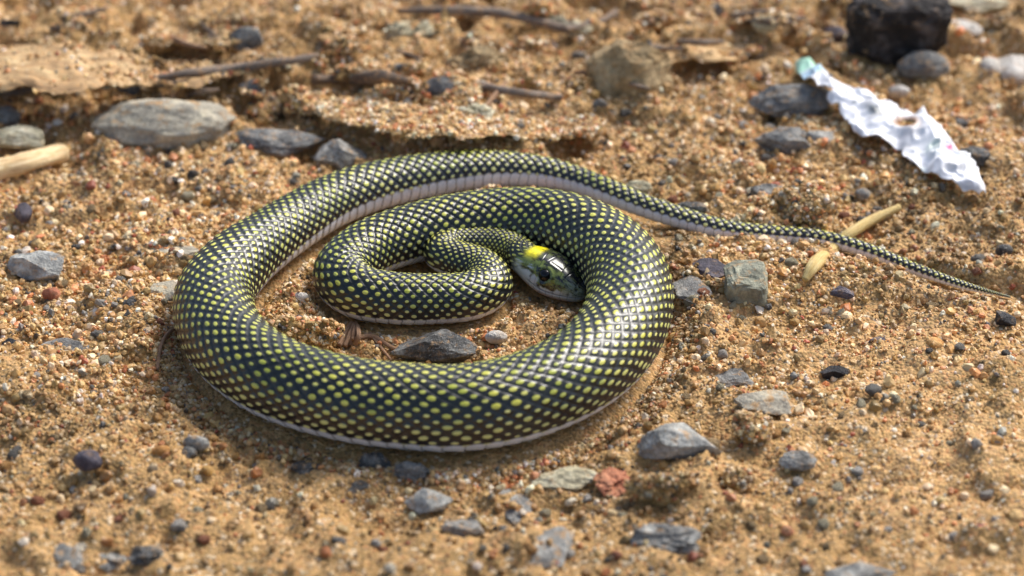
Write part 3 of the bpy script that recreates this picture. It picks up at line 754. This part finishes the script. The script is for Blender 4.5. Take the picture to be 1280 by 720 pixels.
def rod(name, label, cat, pts, mat, na=14, knob=0.10, seed=1, group=None, flat=1.0, per=14):
    """stick along photo points (x, y, radius px, height px of the axis above the ground)"""
    ws = []
    for (x, y, r, z) in pts:
        z = z+(5 if y < 130 else 0)
        s = mpp(pix(x, y)); b = pix(x, y, z*s)
        gzv = float(ground_z(b[0], b[1])[0])
        b = pix(x, y, gzv+z*s); ws.append((*b, r*s))
    q = np.array(ws); C = catmull(np.hstack([q, np.zeros((len(q), 2))]), per)
    P = C[:, :3]; rr = C[:, 3]
    T = np.gradient(P, axis=0); T /= np.linalg.norm(T, axis=1)[:, None]
    sd2 = np.cross(T, [0, 0, 1.0]); sd2 /= np.linalg.norm(sd2, axis=1)[:, None]; up2 = np.cross(sd2, T)
    a = np.linspace(0, 2*math.pi, na, endpoint=False)
    n = len(P); l = np.concatenate([[0], np.cumsum(np.linalg.norm(np.diff(P, axis=0), axis=1))])
    q3 = np.stack([np.repeat(l, na)*180, np.tile(np.cos(a), n)*1.3, np.tile(np.sin(a), n)*1.3], 1)
    k = 1+knob*fbm(q3+seed*5, 3, seed).reshape(n, na)
    V = P[:, None]+(sd2[:, None]*np.cos(a)[None, :, None]+flat*up2[:, None]*np.sin(a)[None, :, None])*(rr[:, None]*k)[..., None]
    V = V.reshape(-1, 3); F = grid_faces(n, na, True).tolist()
    V = np.vstack([V, P[0]-T[0]*rr[0]*0.15, P[-1]+T[-1]*rr[-1]*0.15])
    for j in range(na):
        j2 = (j+1) % na; F.append([n*na, j2, j]); F.append([n*na+1, (n-1)*na+j, (n-1)*na+j2])
    c = V.mean(0); c[2] = V[:, 2].min()
    o = mesh_obj(name, V-c, F, mat, loc=c)
    set_attr(o.data, 'wu', 'FLOAT', np.concatenate([np.repeat(l, na), [0, l[-1]]]))
    set_attr(o.data, 'wv', 'FLOAT', np.concatenate([np.tile(np.abs(a-math.pi), n)*0.004, [0, 0]]))
    tag(o, label, cat, group); return o

def slab(name, label, cat, pts, mat, thick=3.0, seed=1, na=30, per=16, rag=0.25, wav=2.0, group=None, grit=0):
    """ragged sheet of bark: photo points (x, y, half width px in depth, height px of the top), with thickness"""
    ws = []
    for (x, y, w, z) in pts:
        s = mpp(pix(x, y)); b = pix(x, y, z*s)
        gzv = float(ground_z(b[0], b[1])[0]); b = pix(x, y, gzv+z*s)
        ws.append((*b, w*s, s*thick, 0))
    C = catmull(np.array(ws), per); P = C[:, :3]; hwd = C[:, 3]; th = C[:, 4]
    T = np.gradient(P, axis=0); T[:, 2] *= 0; T /= np.linalg.norm(T, axis=1)[:, None]
    sd2 = np.cross(T, [0, 0, 1.0])
    n = len(P); b = np.linspace(-1, 1, na)
    l = np.concatenate([[0], np.cumsum(np.linalg.norm(np.diff(P, axis=0), axis=1))])
    e1 = 1+rag*fbm(np.stack([l*160, 0*l+seed, 0*l], 1), 4, seed, 0.65); e2 = 1+rag*fbm(np.stack([l*160, 0*l+seed+9, 0*l], 1), 4, seed+5, 0.65)
    wid = np.where(b[None, :] > 0, e1[:, None], e2[:, None])*hwd[:, None]
    X = P[:, None]+sd2[:, None]*(wid*b[None, :])[..., None]
    q = X.reshape(-1, 3)
    dz = (wav*K*fbm(q/0.012+seed, 3, seed+1)+0.5*wav*K*fbm(q/0.003+seed, 2, seed+2)).reshape(n, na)
    # ends ragged too
    top = X.copy(); top[..., 2] += dz
    edge = smooth(1.0, 0.86, np.abs(b))[None, :]
    top[..., 2] -= (1-edge)*th[:, None]*0.4
    bot = X.copy(); bot[..., 2] += dz*0.7-th[:, None]*(0.45+0.55*edge)
    V = np.vstack([top.reshape(-1, 3), bot.reshape(-1, 3)]); m = n*na
    F = grid_faces(n, na); Fb = F[:, ::-1]+m
    F = F.tolist()+Fb.tolist()
    for i in range(n-1):
        F.append([i*na, (i+1)*na, m+(i+1)*na, m+i*na]); k2 = na-1
        F.append([i*na+k2, m+i*na+k2, m+(i+1)*na+k2, (i+1)*na+k2])
    for j in range(na-1):
        F.append([j, m+j, m+j+1, j+1]); k2 = (n-1)*na
        F.append([k2+j, k2+j+1, m+k2+j+1, m+k2+j])
    if grit:
        tv = top.reshape(-1, 3); pk = rng.integers(0, len(tv), grit); pt = tv[pk]+rng.normal(0, 0.0004, (grit, 3))*[1, 1, 0]
        EXTRA.append(pt[vnoise(pt/0.008, 3)+0.35 > rng.uniform(-0.6, 0.6, grit)])
    c = V.mean(0); c[2] = V[:, 2].min()
    o = mesh_obj(name, V-c, F, mat, loc=c)
    set_attr(o.data, 'wu', 'FLOAT', np.tile(np.repeat(l, na), 2)); set_attr(o.data, 'wv', 'FLOAT', np.tile((wid*b[None, :]).ravel(), 2))
    tag(o, label, cat, group); return o

rod('wooden_stick', 'pale broken wooden stick lying on the sand by the flat stone', 'stick', [(-60, 224, 17, 12), (-10, 213, 17, 12), (40, 201, 16, 13), (76, 191, 15, 13)], W_STICK, 16, .16, 2, flat=0.75)
rod('straw_piece', 'yellow straw lying under the tail', 'straw', [(1006, 350, 4, 6), (1016, 334, 8.5, 9), (1040, 312, 8, 9), (1062, 292, 7, 9), (1090, 275, 6.5, 9), (1124, 259, 4.5, 8)], W_STRAW, 16, .08, 3)
rod('thin_twig', 'long thin grey twig resting along the bark slab', 'twig', [(168, 104, 4, 14), (230, 92, 5, 16), (300, 84, 5.5, 18), (360, 76, 5, 20), (398, 70, 4, 22)], W_TWIG, 10, .2, 4)
rod('curved_twig', 'long curved grey twig behind the pale twin clods', 'twig', [(498, 14, 4, 6), (560, 13, 5.5, 8), (620, 16, 6, 10), (670, 26, 6, 10), (712, 38, 5, 6)], W_TWIG, 10, .2, 5)
rod('short_twig', 'knobby pale twig lying behind the sandy crust', 'twig', [(556, 100, 4, 7), (605, 108, 5.5, 9), (650, 116, 5, 9), (702, 122, 3.5, 6)], W_TWIG, 10, .35, 6)
rod('forked_twig', 'thin twig running from the curved twig toward the tan boulder', 'twig', [(706, 36, 4, 6), (740, 30, 4.5, 7), (770, 16, 4, 7)], W_TWIG, 10, .25, 16)
rod('bark_strip', 'dark bark strip with a black gap beneath it', 'bark', [(392, 100, 6, 14), (430, 98, 8, 15), (480, 97, 8, 14), (512, 102, 5, 10)], W_DARK, 12, .3, 7)
rod('dry_root', 'thin dead rootlet curling beside the left of the coil', 'root', [(228, 408, 2.5, 6), (212, 414, 2.6, 12), (202, 430, 2.4, 10), (197, 462, 2.2, 2)], W_FIBRE, 8, .3, 8)
rod('fibre_twig', 'curved brown fibre beside the dark stone inside the coil', 'twig', [(440, 424, 2.5, 5), (464, 420, 3, 9), (490, 434, 3, 6), (524, 446, 2.5, 3)], W_FIBRE, 8, .3, 9)
rod('fibre_twig', 'straight thin fibre crossing the curved one inside the coil', 'twig', [(462, 416, 2, 8), (474, 432, 2, 6), (490, 452, 1.8, 3)], W_FIBRE, 8, .3, 10)
for k, (dx, dy) in enumerate([(0, 0), (7, 2), (14, 0), (20, 4)]):
    rod('wood_splinter', 'short reddish wood splinter of the bundle inside the coil', 'splinter', [(440+dx*0.35, 402+dy, 2.2, 12), (432+dx*0.8, 416+dy, 3.6, 9), (424+dx, 432+dy*0.5, 3.2, 4)], W_FIBRE, 8, .25, 20+k, group='wood splinters inside the coil')
slab('bark_sheet', 'pale sandy bark slab with a black gap under its front edge', 'bark', [(-70, 84, 62, 20), (0, 80, 64, 21), (70, 80, 62, 21), (140, 84, 46, 20), (190, 90, 24, 18)], W_BARK, 7, 3, 44, 20, .22, 5, grit=500)
slab('bark_flake', 'narrow bark flake beside the long thin twig', 'bark', [(180, 98, 18, 16), (240, 92, 22, 18), (310, 78, 20, 20), (345, 68, 10, 20)], W_BARK, 4, 5, 24, 16, .3, 8, grit=700)
slab('crust_sheet', 'sand covered bark sheet just behind the top of the coil', 'bark', [(392, 130, 14, 12), (440, 138, 30, 14), (500, 146, 38, 15), (570, 150, 38, 14), (640, 152, 36, 14), (700, 155, 32, 18), (750, 158, 16, 18)], W_CRUST, 5, 8, 44, 18, .22, 5, grit=4500)

for k, (x, y, w, ln, z, mt, lb) in enumerate([(340, 118, 18, 34, 14, W_DARK, 'dark crumbly bark plate above the low dark grey slab'), (450, 118, 16, 46, 13, W_BARK, 'tan bark plate below the dark bark strip'),
        (610, 92, 20, 56, 12, W_CRUST, 'sandy crust plate under the low greyish clod'), (880, 62, 26, 60, 10, W_CRUST, 'sandy crust plate between the tan boulder and the black lump'),
        (250, 44, 20, 70, 10, W_CRUST, 'sandy crust plate beyond the long thin twig'), (420, 40, 16, 40, 14, W_BARK, 'pale bark plate left of the pale twin clods'), (960, 20, 18, 44, 9, W_DARK, 'brown bark plate left of the black charred lump')]):
    slab('crust_plate', lb, 'crust', [(x-ln, y-3, w*0.4, z-3), (x-ln*0.5, y, w, z), (x, y+2, w*1.1, z+1), (x+ln*0.5, y, w, z), (x+ln, y-2, w*0.4, z-3)], mt, 5, 30+k, 22, 12, .35, 7, grit=400)

# ------------------------------------------------------------------ crumpled white scrap
def scrap():
    pts = [(1004, 80, 16, 16), (1030, 98, 26, 20), (1046, 112, 30, 22), (1072, 130, 52, 26), (1104, 146, 66, 28), (1134, 156, 68, 26), (1158, 174, 52, 20), (1172, 190, 58, 22), (1196, 210, 54, 24), (1214, 228, 34, 18), (1228, 242, 8, 10)]
    ws = []
    for (x, y, w, z) in pts:
        s = mpp(pix(x, y)); b = pix(x, y, z*s); gzv = float(ground_z(b[0], b[1])[0]); b = pix(x, y, gzv+z*s); ws.append((*b, w*s*0.62, 0, 0))
    C = catmull(np.array(ws), 14); P = C[:, :3]; hwd = C[:, 3]; n = len(P); na = 40
    T = np.gradient(P, axis=0); T[:, 2] = 0; T /= np.linalg.norm(T, axis=1)[:, None]; sd2 = np.cross(T, [0, 0, 1.0])
    
    b = np.linspace(-1, 1, na); l = np.concatenate([[0], np.cumsum(np.linalg.norm(np.diff(P, axis=0), axis=1))])
    e1 = 1+.22*fbm(np.stack([l*120, 0*l, 0*l], 1), 4, 3, 0.6); e2 = 1+.22*fbm(np.stack([l*120, 0*l+7, 0*l], 1), 4, 8, 0.6)
    wid = np.where(b[None] > 0, e1[:, None], e2[:, None])*hwd[:, None]
    X = P[:, None]+sd2[:, None]*(wid*b)[..., None]
    q = X.reshape(-1, 3)
    rid = lambda sc, sd_: 1-2*np.abs(vnoise(q/sc, sd_))
    dz = (0.0016*rid(0.013, 5)+0.0013*rid(0.0060, 6)+0.0009*rid(0.0030, 7)).reshape(n, na)
    X[..., 2] += dz-0.0008-0.0014*np.abs(b[None, :])**2
    q2 = X.reshape(-1, 3).copy()
    q2[:, 0] += 0.0008*vnoise(q/0.005, 15); q2[:, 1] += 0.0008*vnoise(q/0.005, 16)
    g0 = ground_z(q2[:, 0], q2[:, 1]); q2[:, 2] = np.maximum(q2[:, 2], g0+0.0006)
    m = n*na; bot = q2.copy(); bot[:, 2] -= 0.0003
    V = np.vstack([q2, bot]); F = grid_faces(n, na); F2 = (F[:, ::-1]+m).tolist(); F = F.tolist()
    # torn hole
    u = np.repeat(l/l[-1], na); w = np.tile(b, n)
    hole = (((u-0.60)/0.030)**2+((w+0.10)/0.20)**2 < 1)
    F = [f for f in F if not hole[f].all()]; F2 = [f for f in F2 if not hole[np.array(f)-m].all()]
    F += F2
    for i in range(n-1):
        F.append([i*na, (i+1)*na, m+(i+1)*na, m+i*na]); k2 = na-1
        F.append([i*na+k2, m+i*na+k2, m+(i+1)*na+k2, (i+1)*na+k2])
    col = np.ones((m, 3))*np.array(lin(228, 228, 230)[:3])*(1-0.25*smooth(0.15, 0.6, fbm(q/0.004, 3, 44)))[:, None]  # grey patches put shading of the folds into the white colour
    def put(c, f): 
        nonlocal col
        col = col*(1-f[:, None])+np.array(lin(*c)[:3])*f[:, None]
    put((176, 222, 196), smooth(0.20, 0.10, u+0.03*vnoise(q/0.004, 4)))
    put((150, 200, 226), np.exp(-((u-0.19)/0.03)**2)*0.7)
    put((190, 222, 190), np.exp(-((u-0.78)/0.05)**2)*np.clip(vnoise(q/0.005, 9), 0, 1))
    put((214, 60, 130), np.exp(-(((u-0.80)/0.018)**2+((w-(-0.5))/0.2)**2)))
    put((84, 92, 96), np.exp(-(((u-0.50)/0.030)**2+((w-0.05)/0.22)**2)**2))
    put((150, 104, 56), np.exp(-(((u-0.60)/0.045)**2+((w+0.10)/0.32)**2)**2))
    put((120, 128, 134), np.exp(-(((u-0.42)/0.014)**2+((w-0.15)/0.14)**2)**2))
    put((150, 150, 156), 0.6*np.exp(-(((u-0.64)/0.03)**2+((w-0.35)/0.35)**2)))
    t = NT('crumpled_paper'); t.l.new(t.attr('pcol', 'Color'), t.b.inputs['Base Color']); t.b.inputs['Roughness'].default_value = 0.4
    c = V.mean(0); c[2] = V[:, 2].min()
    o = mesh_obj('paper_scrap', V-c, F, t.m, smooth_shade=True, loc=c)
    c4 = np.hstack([np.vstack([col, col]), np.ones((2*m, 1))]); set_attr(o.data, 'pcol', 'FLOAT_COLOR', c4)
    tag(o, 'crumpled shiny white wrapper scrap with pale green tip and torn hole', 'wrapper')
scrap()

# ------------------------------------------------------------------ small pebbles one can pick out, in sets of look-alikes
CUT = {'behind', 'beside', 'in', 'on', 'under', 'touching', 'between', 'lying', 'with', 'above', 'right', 'next', 'past', 'just', 'below', 'half', 'at', 'near', 'leaning', 'standing', 'pointing', 'running', 'alone', 'and', 'inside', 'against', 'to', 'propped', 'tucked', 'flush', 'mostly', 'toward', 'before', 'beneath', 'left', 'edged', 'out', 'nearest', 'crusted', 'buried', 'from'}
def near_label(lb, px, py):
    b = min(ST, key=lambda b: ((b[3][0]+b[3][2])/2-px)**2+(((b[3][1]+b[3][3])/2-py)*1.8)**2)
    w = b[1].split(); room = 16-len(lb.split())-2
    if len(w) > room:
        ends = [k for k in range(2, room+1) if w[k] in CUT]
        w = w[:ends[-1]] if ends else w[:room]
    return lb+' near the '+' '.join(w)
SETS = [('white_pebble', 'white', 'tiny white quartz pebble', 'tiny white quartz pebbles', 34),
        ('rust_pebble', 'red', 'tiny rust red pebble', 'tiny rust red pebbles', 18),
        ('orange_pebble', 'orange', 'tiny orange pebble', 'tiny orange pebbles', 46),
        ('grey_pebble', 'blue', 'tiny blue grey pebble', 'tiny blue grey pebbles', 26),
        ('dark_pebble', 'slate', 'tiny dark slate pebble', 'tiny dark slate pebbles', 16),
        ('cream_pebble', 'pale', 'tiny cream pebble', 'tiny cream pebbles', 40),
        ('tan_pebble', 'tan', 'tiny tan pebble', 'tiny tan pebbles', 40)]
proto = []
for k in range(10):
    v, f = rock_shape(3, 300+k, ('slab', 'angular', 'lump')[k % 3], (1, 0.85, 0.7))
    me = bpy.data.meshes.new('pebble_shape'); me.from_pydata(v.tolist(), [], f); me.update()
    me.polygons.foreach_set('use_smooth', np.ones(len(me.polygons), bool)); me.materials.append(M['grey']); proto.append(me)
occ = [((b[3][0]+b[3][2])/2, (b[3][1]+b[3][3])/2, (b[3][2]-b[3][0])/2+5, (b[3][3]-b[3][1])/2+5) for b in ST]
rs = np.random.default_rng(41)
for (nm, mt, lb, grp, cnt) in SETS:
    made = 0
    while made < cnt:
        px, py = rs.uniform(5, 1275), rs.uniform(130, 712)
        w = pix(px, py)
        if rs.uniform() > 0.25+0.75*coarse(np.array([w[0]]), np.array([w[1]]))[0]: continue
        if any(((px-a)/c)**2+((py-b)/d)**2 < 1 for a, b, c, d in occ): continue
        if axis_dist(np.array([w[0]]), np.array([w[1]]))[0, 0] < 1.25: continue
        sz = rs.uniform(9, 17)*K*(1.0 if rs.uniform() < .85 else 1.3)
        o = bpy.data.objects.new(nm, proto[rs.integers(0, 10)]); COL.objects.link(o)
        o.material_slots[0].link = 'OBJECT'; o.material_slots[0].material = M[mt]
        z = float(ground_z(w[0], w[1])[0])
        o.location = (w[0], w[1], z+sz*0.14); o.scale = (sz, sz, sz)
        o.rotation_euler = (rs.uniform(-.3, .3), rs.uniform(-.3, .3), rs.uniform(0, 6.28))
        tag(o, near_label(lb, px, py), 'pebble', grp); made += 1

# ------------------------------------------------------------------ rubble behind the snake
rs = np.random.default_rng(77)
RUB = [('earth_clod', 'brown', 'small brown earth clod in the rubble', 'brown earth clods in the rubble behind the snake', 34, 'lump'),
       ('sand_lump', 'dirt', 'small sandy clod in the rubble', 'sandy clods in the rubble behind the snake', 34, 'lump'),
       ('grey_stone', 'grey', 'small blurred grey stone in the rubble', 'blurred grey stones in the rubble behind the snake', 14, 'angular'),
       ('pale_stone', 'pale', 'small blurred pale stone in the rubble', 'blurred pale stones in the rubble behind the snake', 12, 'lump')]
for (nm, mt, lb, grp, cnt, sty) in RUB:
    for k in range(cnt):
        while True:
            px, py = (rs.uniform(-10, 1280), rs.uniform(-15, 128)) if rs.uniform() < 0.55 else (rs.normal(480, 150), rs.normal(95, 28))
            if px < 760 or py < 90 or rs.uniform() < 0.25:
                if not any(((px-a)/c)**2+((py-b)/d)**2 < 1 for a, b, c, d in occ): break
        wd = rs.uniform(16, 46); hf = rs.uniform(.35, .6)
        hgt = wd*rs.uniform(0.55, 0.75)
        stone(nm, near_label(lb, px, py), 'clod' if sty == 'lump' and mt != 'pale' else 'stone', (px-wd/2, py-hgt/2, px+wd/2, py+hgt/2), mt, hf, sty, 400+k+len(nm)*50, 0, .3, group=grp)
for k in range(16):
    px, py = rs.uniform(0, 1000), rs.uniform(0, 128); an = rs.normal(0, 0.35); ln = rs.uniform(18, 46)
    dx, dy = ln*math.cos(an), ln*math.sin(an)*0.6
    rod('twig_fragment', near_label('short broken twig', px, py), 'twig', [(px-dx, py-dy, 2.5, 6), (px, py+rs.uniform(-3, 3), 3.5, 7), (px+dx, py+dy, 2.2, 5)], (W_TWIG, W_DARK, W_FIBRE)[k % 3], 8, .3, 60+k, group='broken twigs in the rubble')

# ------------------------------------------------------------------ all the sand grains in one object
gxx = np.concatenate([s[0] for s in sets]); gyy = np.concatenate([s[1] for s in sets]); gs = np.concatenate([s[2] for s in sets])
gzz = ground_z(gxx, gyy)+gs*0.25
ka = rng.integers(60, len(AX)-40, 90000); an_ = rng.uniform(0, 6.283, len(ka)); rr_ = (AX[ka, 3]+0.0012)*rng.uniform(0.86, 1.5, len(ka))
cxy = AX[ka, :2]+np.stack([np.cos(an_), np.sin(an_)], 1)*rr_[:, None]
cxy = cxy[axis_dist(cxy[:, 0], cxy[:, 1])[:, 0] > 0.88]
EXTRA.append(np.column_stack([cxy, ground_z(cxy[:, 0], cxy[:, 1])+rng.uniform(0.0001, 0.0004, len(cxy))]))
ex = np.vstack(EXTRA); es = 0.00022+0.00055*rng.uniform(0, 1, len(ex))**2.2
gxx = np.concatenate([gxx, ex[:, 0]]); gyy = np.concatenate([gyy, ex[:, 1]]); gzz = np.concatenate([gzz, ex[:, 2]+es*0.2]); gs = np.concatenate([gs, es])
ng = len(gxx)
me = bpy.data.meshes.new('sand_grains')
me.vertices.add(ng); me.vertices.foreach_set('co', np.stack([gxx, gyy, gzz], 1).ravel())
ci = rng.choice(len(PAL), ng, p=pw)
gcol = pc[ci].copy()
gp = np.stack([gxx, gyy, 0*gxx], 1)
damp = smooth(-0.1, 0.55, fbm(gp/0.035+12, 3, 71)+0.35*smooth(-0.02, -0.10, gyy))[:, None]        # damp, olive brown patches of sand
gcol[:, :3] *= (1-damp*np.array([0.40, 0.42, 0.48]))*(1.06-0.0*damp)
gcol[:, :3] *= rng.uniform(0.65, 1.2, (ng, 1))*rng.uniform(0.94, 1.06, (ng, 3))
set_attr(me, 'gcol', 'FLOAT_COLOR', gcol)
set_attr(me, 'grot', 'FLOAT_VECTOR', rng.uniform(0, 6.28, (ng, 3)))
set_attr(me, 'gscl', 'FLOAT_VECTOR', gs[:, None]*rng.uniform(0.7, 1.25, (ng, 3)))
set_attr(me, 'gidx', 'INT', rng.integers(0, 6, ng).astype(np.int32))
t = NT('sand_grain')
t.l.new(t.attr('gcol', 'Color', 'INSTANCER'), t.b.inputs['Base Color'])
t.b.inputs['Roughness'].default_value = 0.5; t.b.inputs['Specular IOR Level'].default_value = 0.5
grain_mat = t.m
ngp = bpy.data.node_groups.new('grains', 'GeometryNodeTree')
ngp.interface.new_socket('Geometry', in_out='INPUT', socket_type='NodeSocketGeometry')
ngp.interface.new_socket('Geometry', in_out='OUTPUT', socket_type='NodeSocketGeometry')
N = ngp.nodes; L = ngp.links
gi = N.new('NodeGroupInput'); go = N.new('NodeGroupOutput')
join = N.new('GeometryNodeGeometryToInstance')
for k in range(6):
    ico = N.new('GeometryNodeMeshIcoSphere'); ico.inputs['Radius'].default_value = 1.0; ico.inputs['Subdivisions'].default_value = 2
    sp_ = N.new('GeometryNodeSetPosition'); L.new(ico.outputs['Mesh'], sp_.inputs['Geometry'])
    nz = N.new('ShaderNodeTexNoise'); nz.noise_dimensions = '4D'; nz.inputs['W'].default_value = k*7.7; nz.inputs['Scale'].default_value = 0.9; nz.inputs['Detail'].default_value = 1.0
    sb = N.new('ShaderNodeVectorMath'); sb.operation = 'SUBTRACT'; sb.inputs[1].default_value = (0.5, 0.5, 0.5); L.new(nz.outputs['Color'], sb.inputs[0])
    sc = N.new('ShaderNodeVectorMath'); sc.operation = 'SCALE'; sc.inputs['Scale'].default_value = 1.7; L.new(sb.outputs[0], sc.inputs[0])
    L.new(sc.outputs[0], sp_.inputs['Offset'])
    sma = N.new('GeometryNodeSetMaterial'); sma.inputs['Material'].default_value = grain_mat; L.new(sp_.outputs[0], sma.inputs['Geometry'])
    L.new(sma.outputs[0], join.inputs[0])
iop = N.new('GeometryNodeInstanceOnPoints'); iop.inputs['Pick Instance'].default_value = True
def named(nm, typ):
    a = N.new('GeometryNodeInputNamedAttribute'); a.data_type = typ; a.inputs['Name'].default_value = nm; return a.outputs['Attribute']
L.new(gi.outputs[0], iop.inputs['Points']); L.new(join.outputs[0], iop.inputs['Instance'])
L.new(named('gidx', 'INT'), iop.inputs['Instance Index'])
e2r = N.new('FunctionNodeEulerToRotation'); L.new(named('grot', 'FLOAT_VECTOR'), e2r.inputs[0]); L.new(e2r.outputs[0], iop.inputs['Rotation'])
L.new(named('gscl', 'FLOAT_VECTOR'), iop.inputs['Scale'])
L.new(iop.outputs[0], go.inputs[0])
grains = bpy.data.objects.new('sand_grains', me); COL.objects.link(grains)
grains.modifiers.new('grains', 'NODES').node_group = ngp
tag(grains, 'loose tan, rust and white sand grains covering the ground', 'sand', kind='stuff')
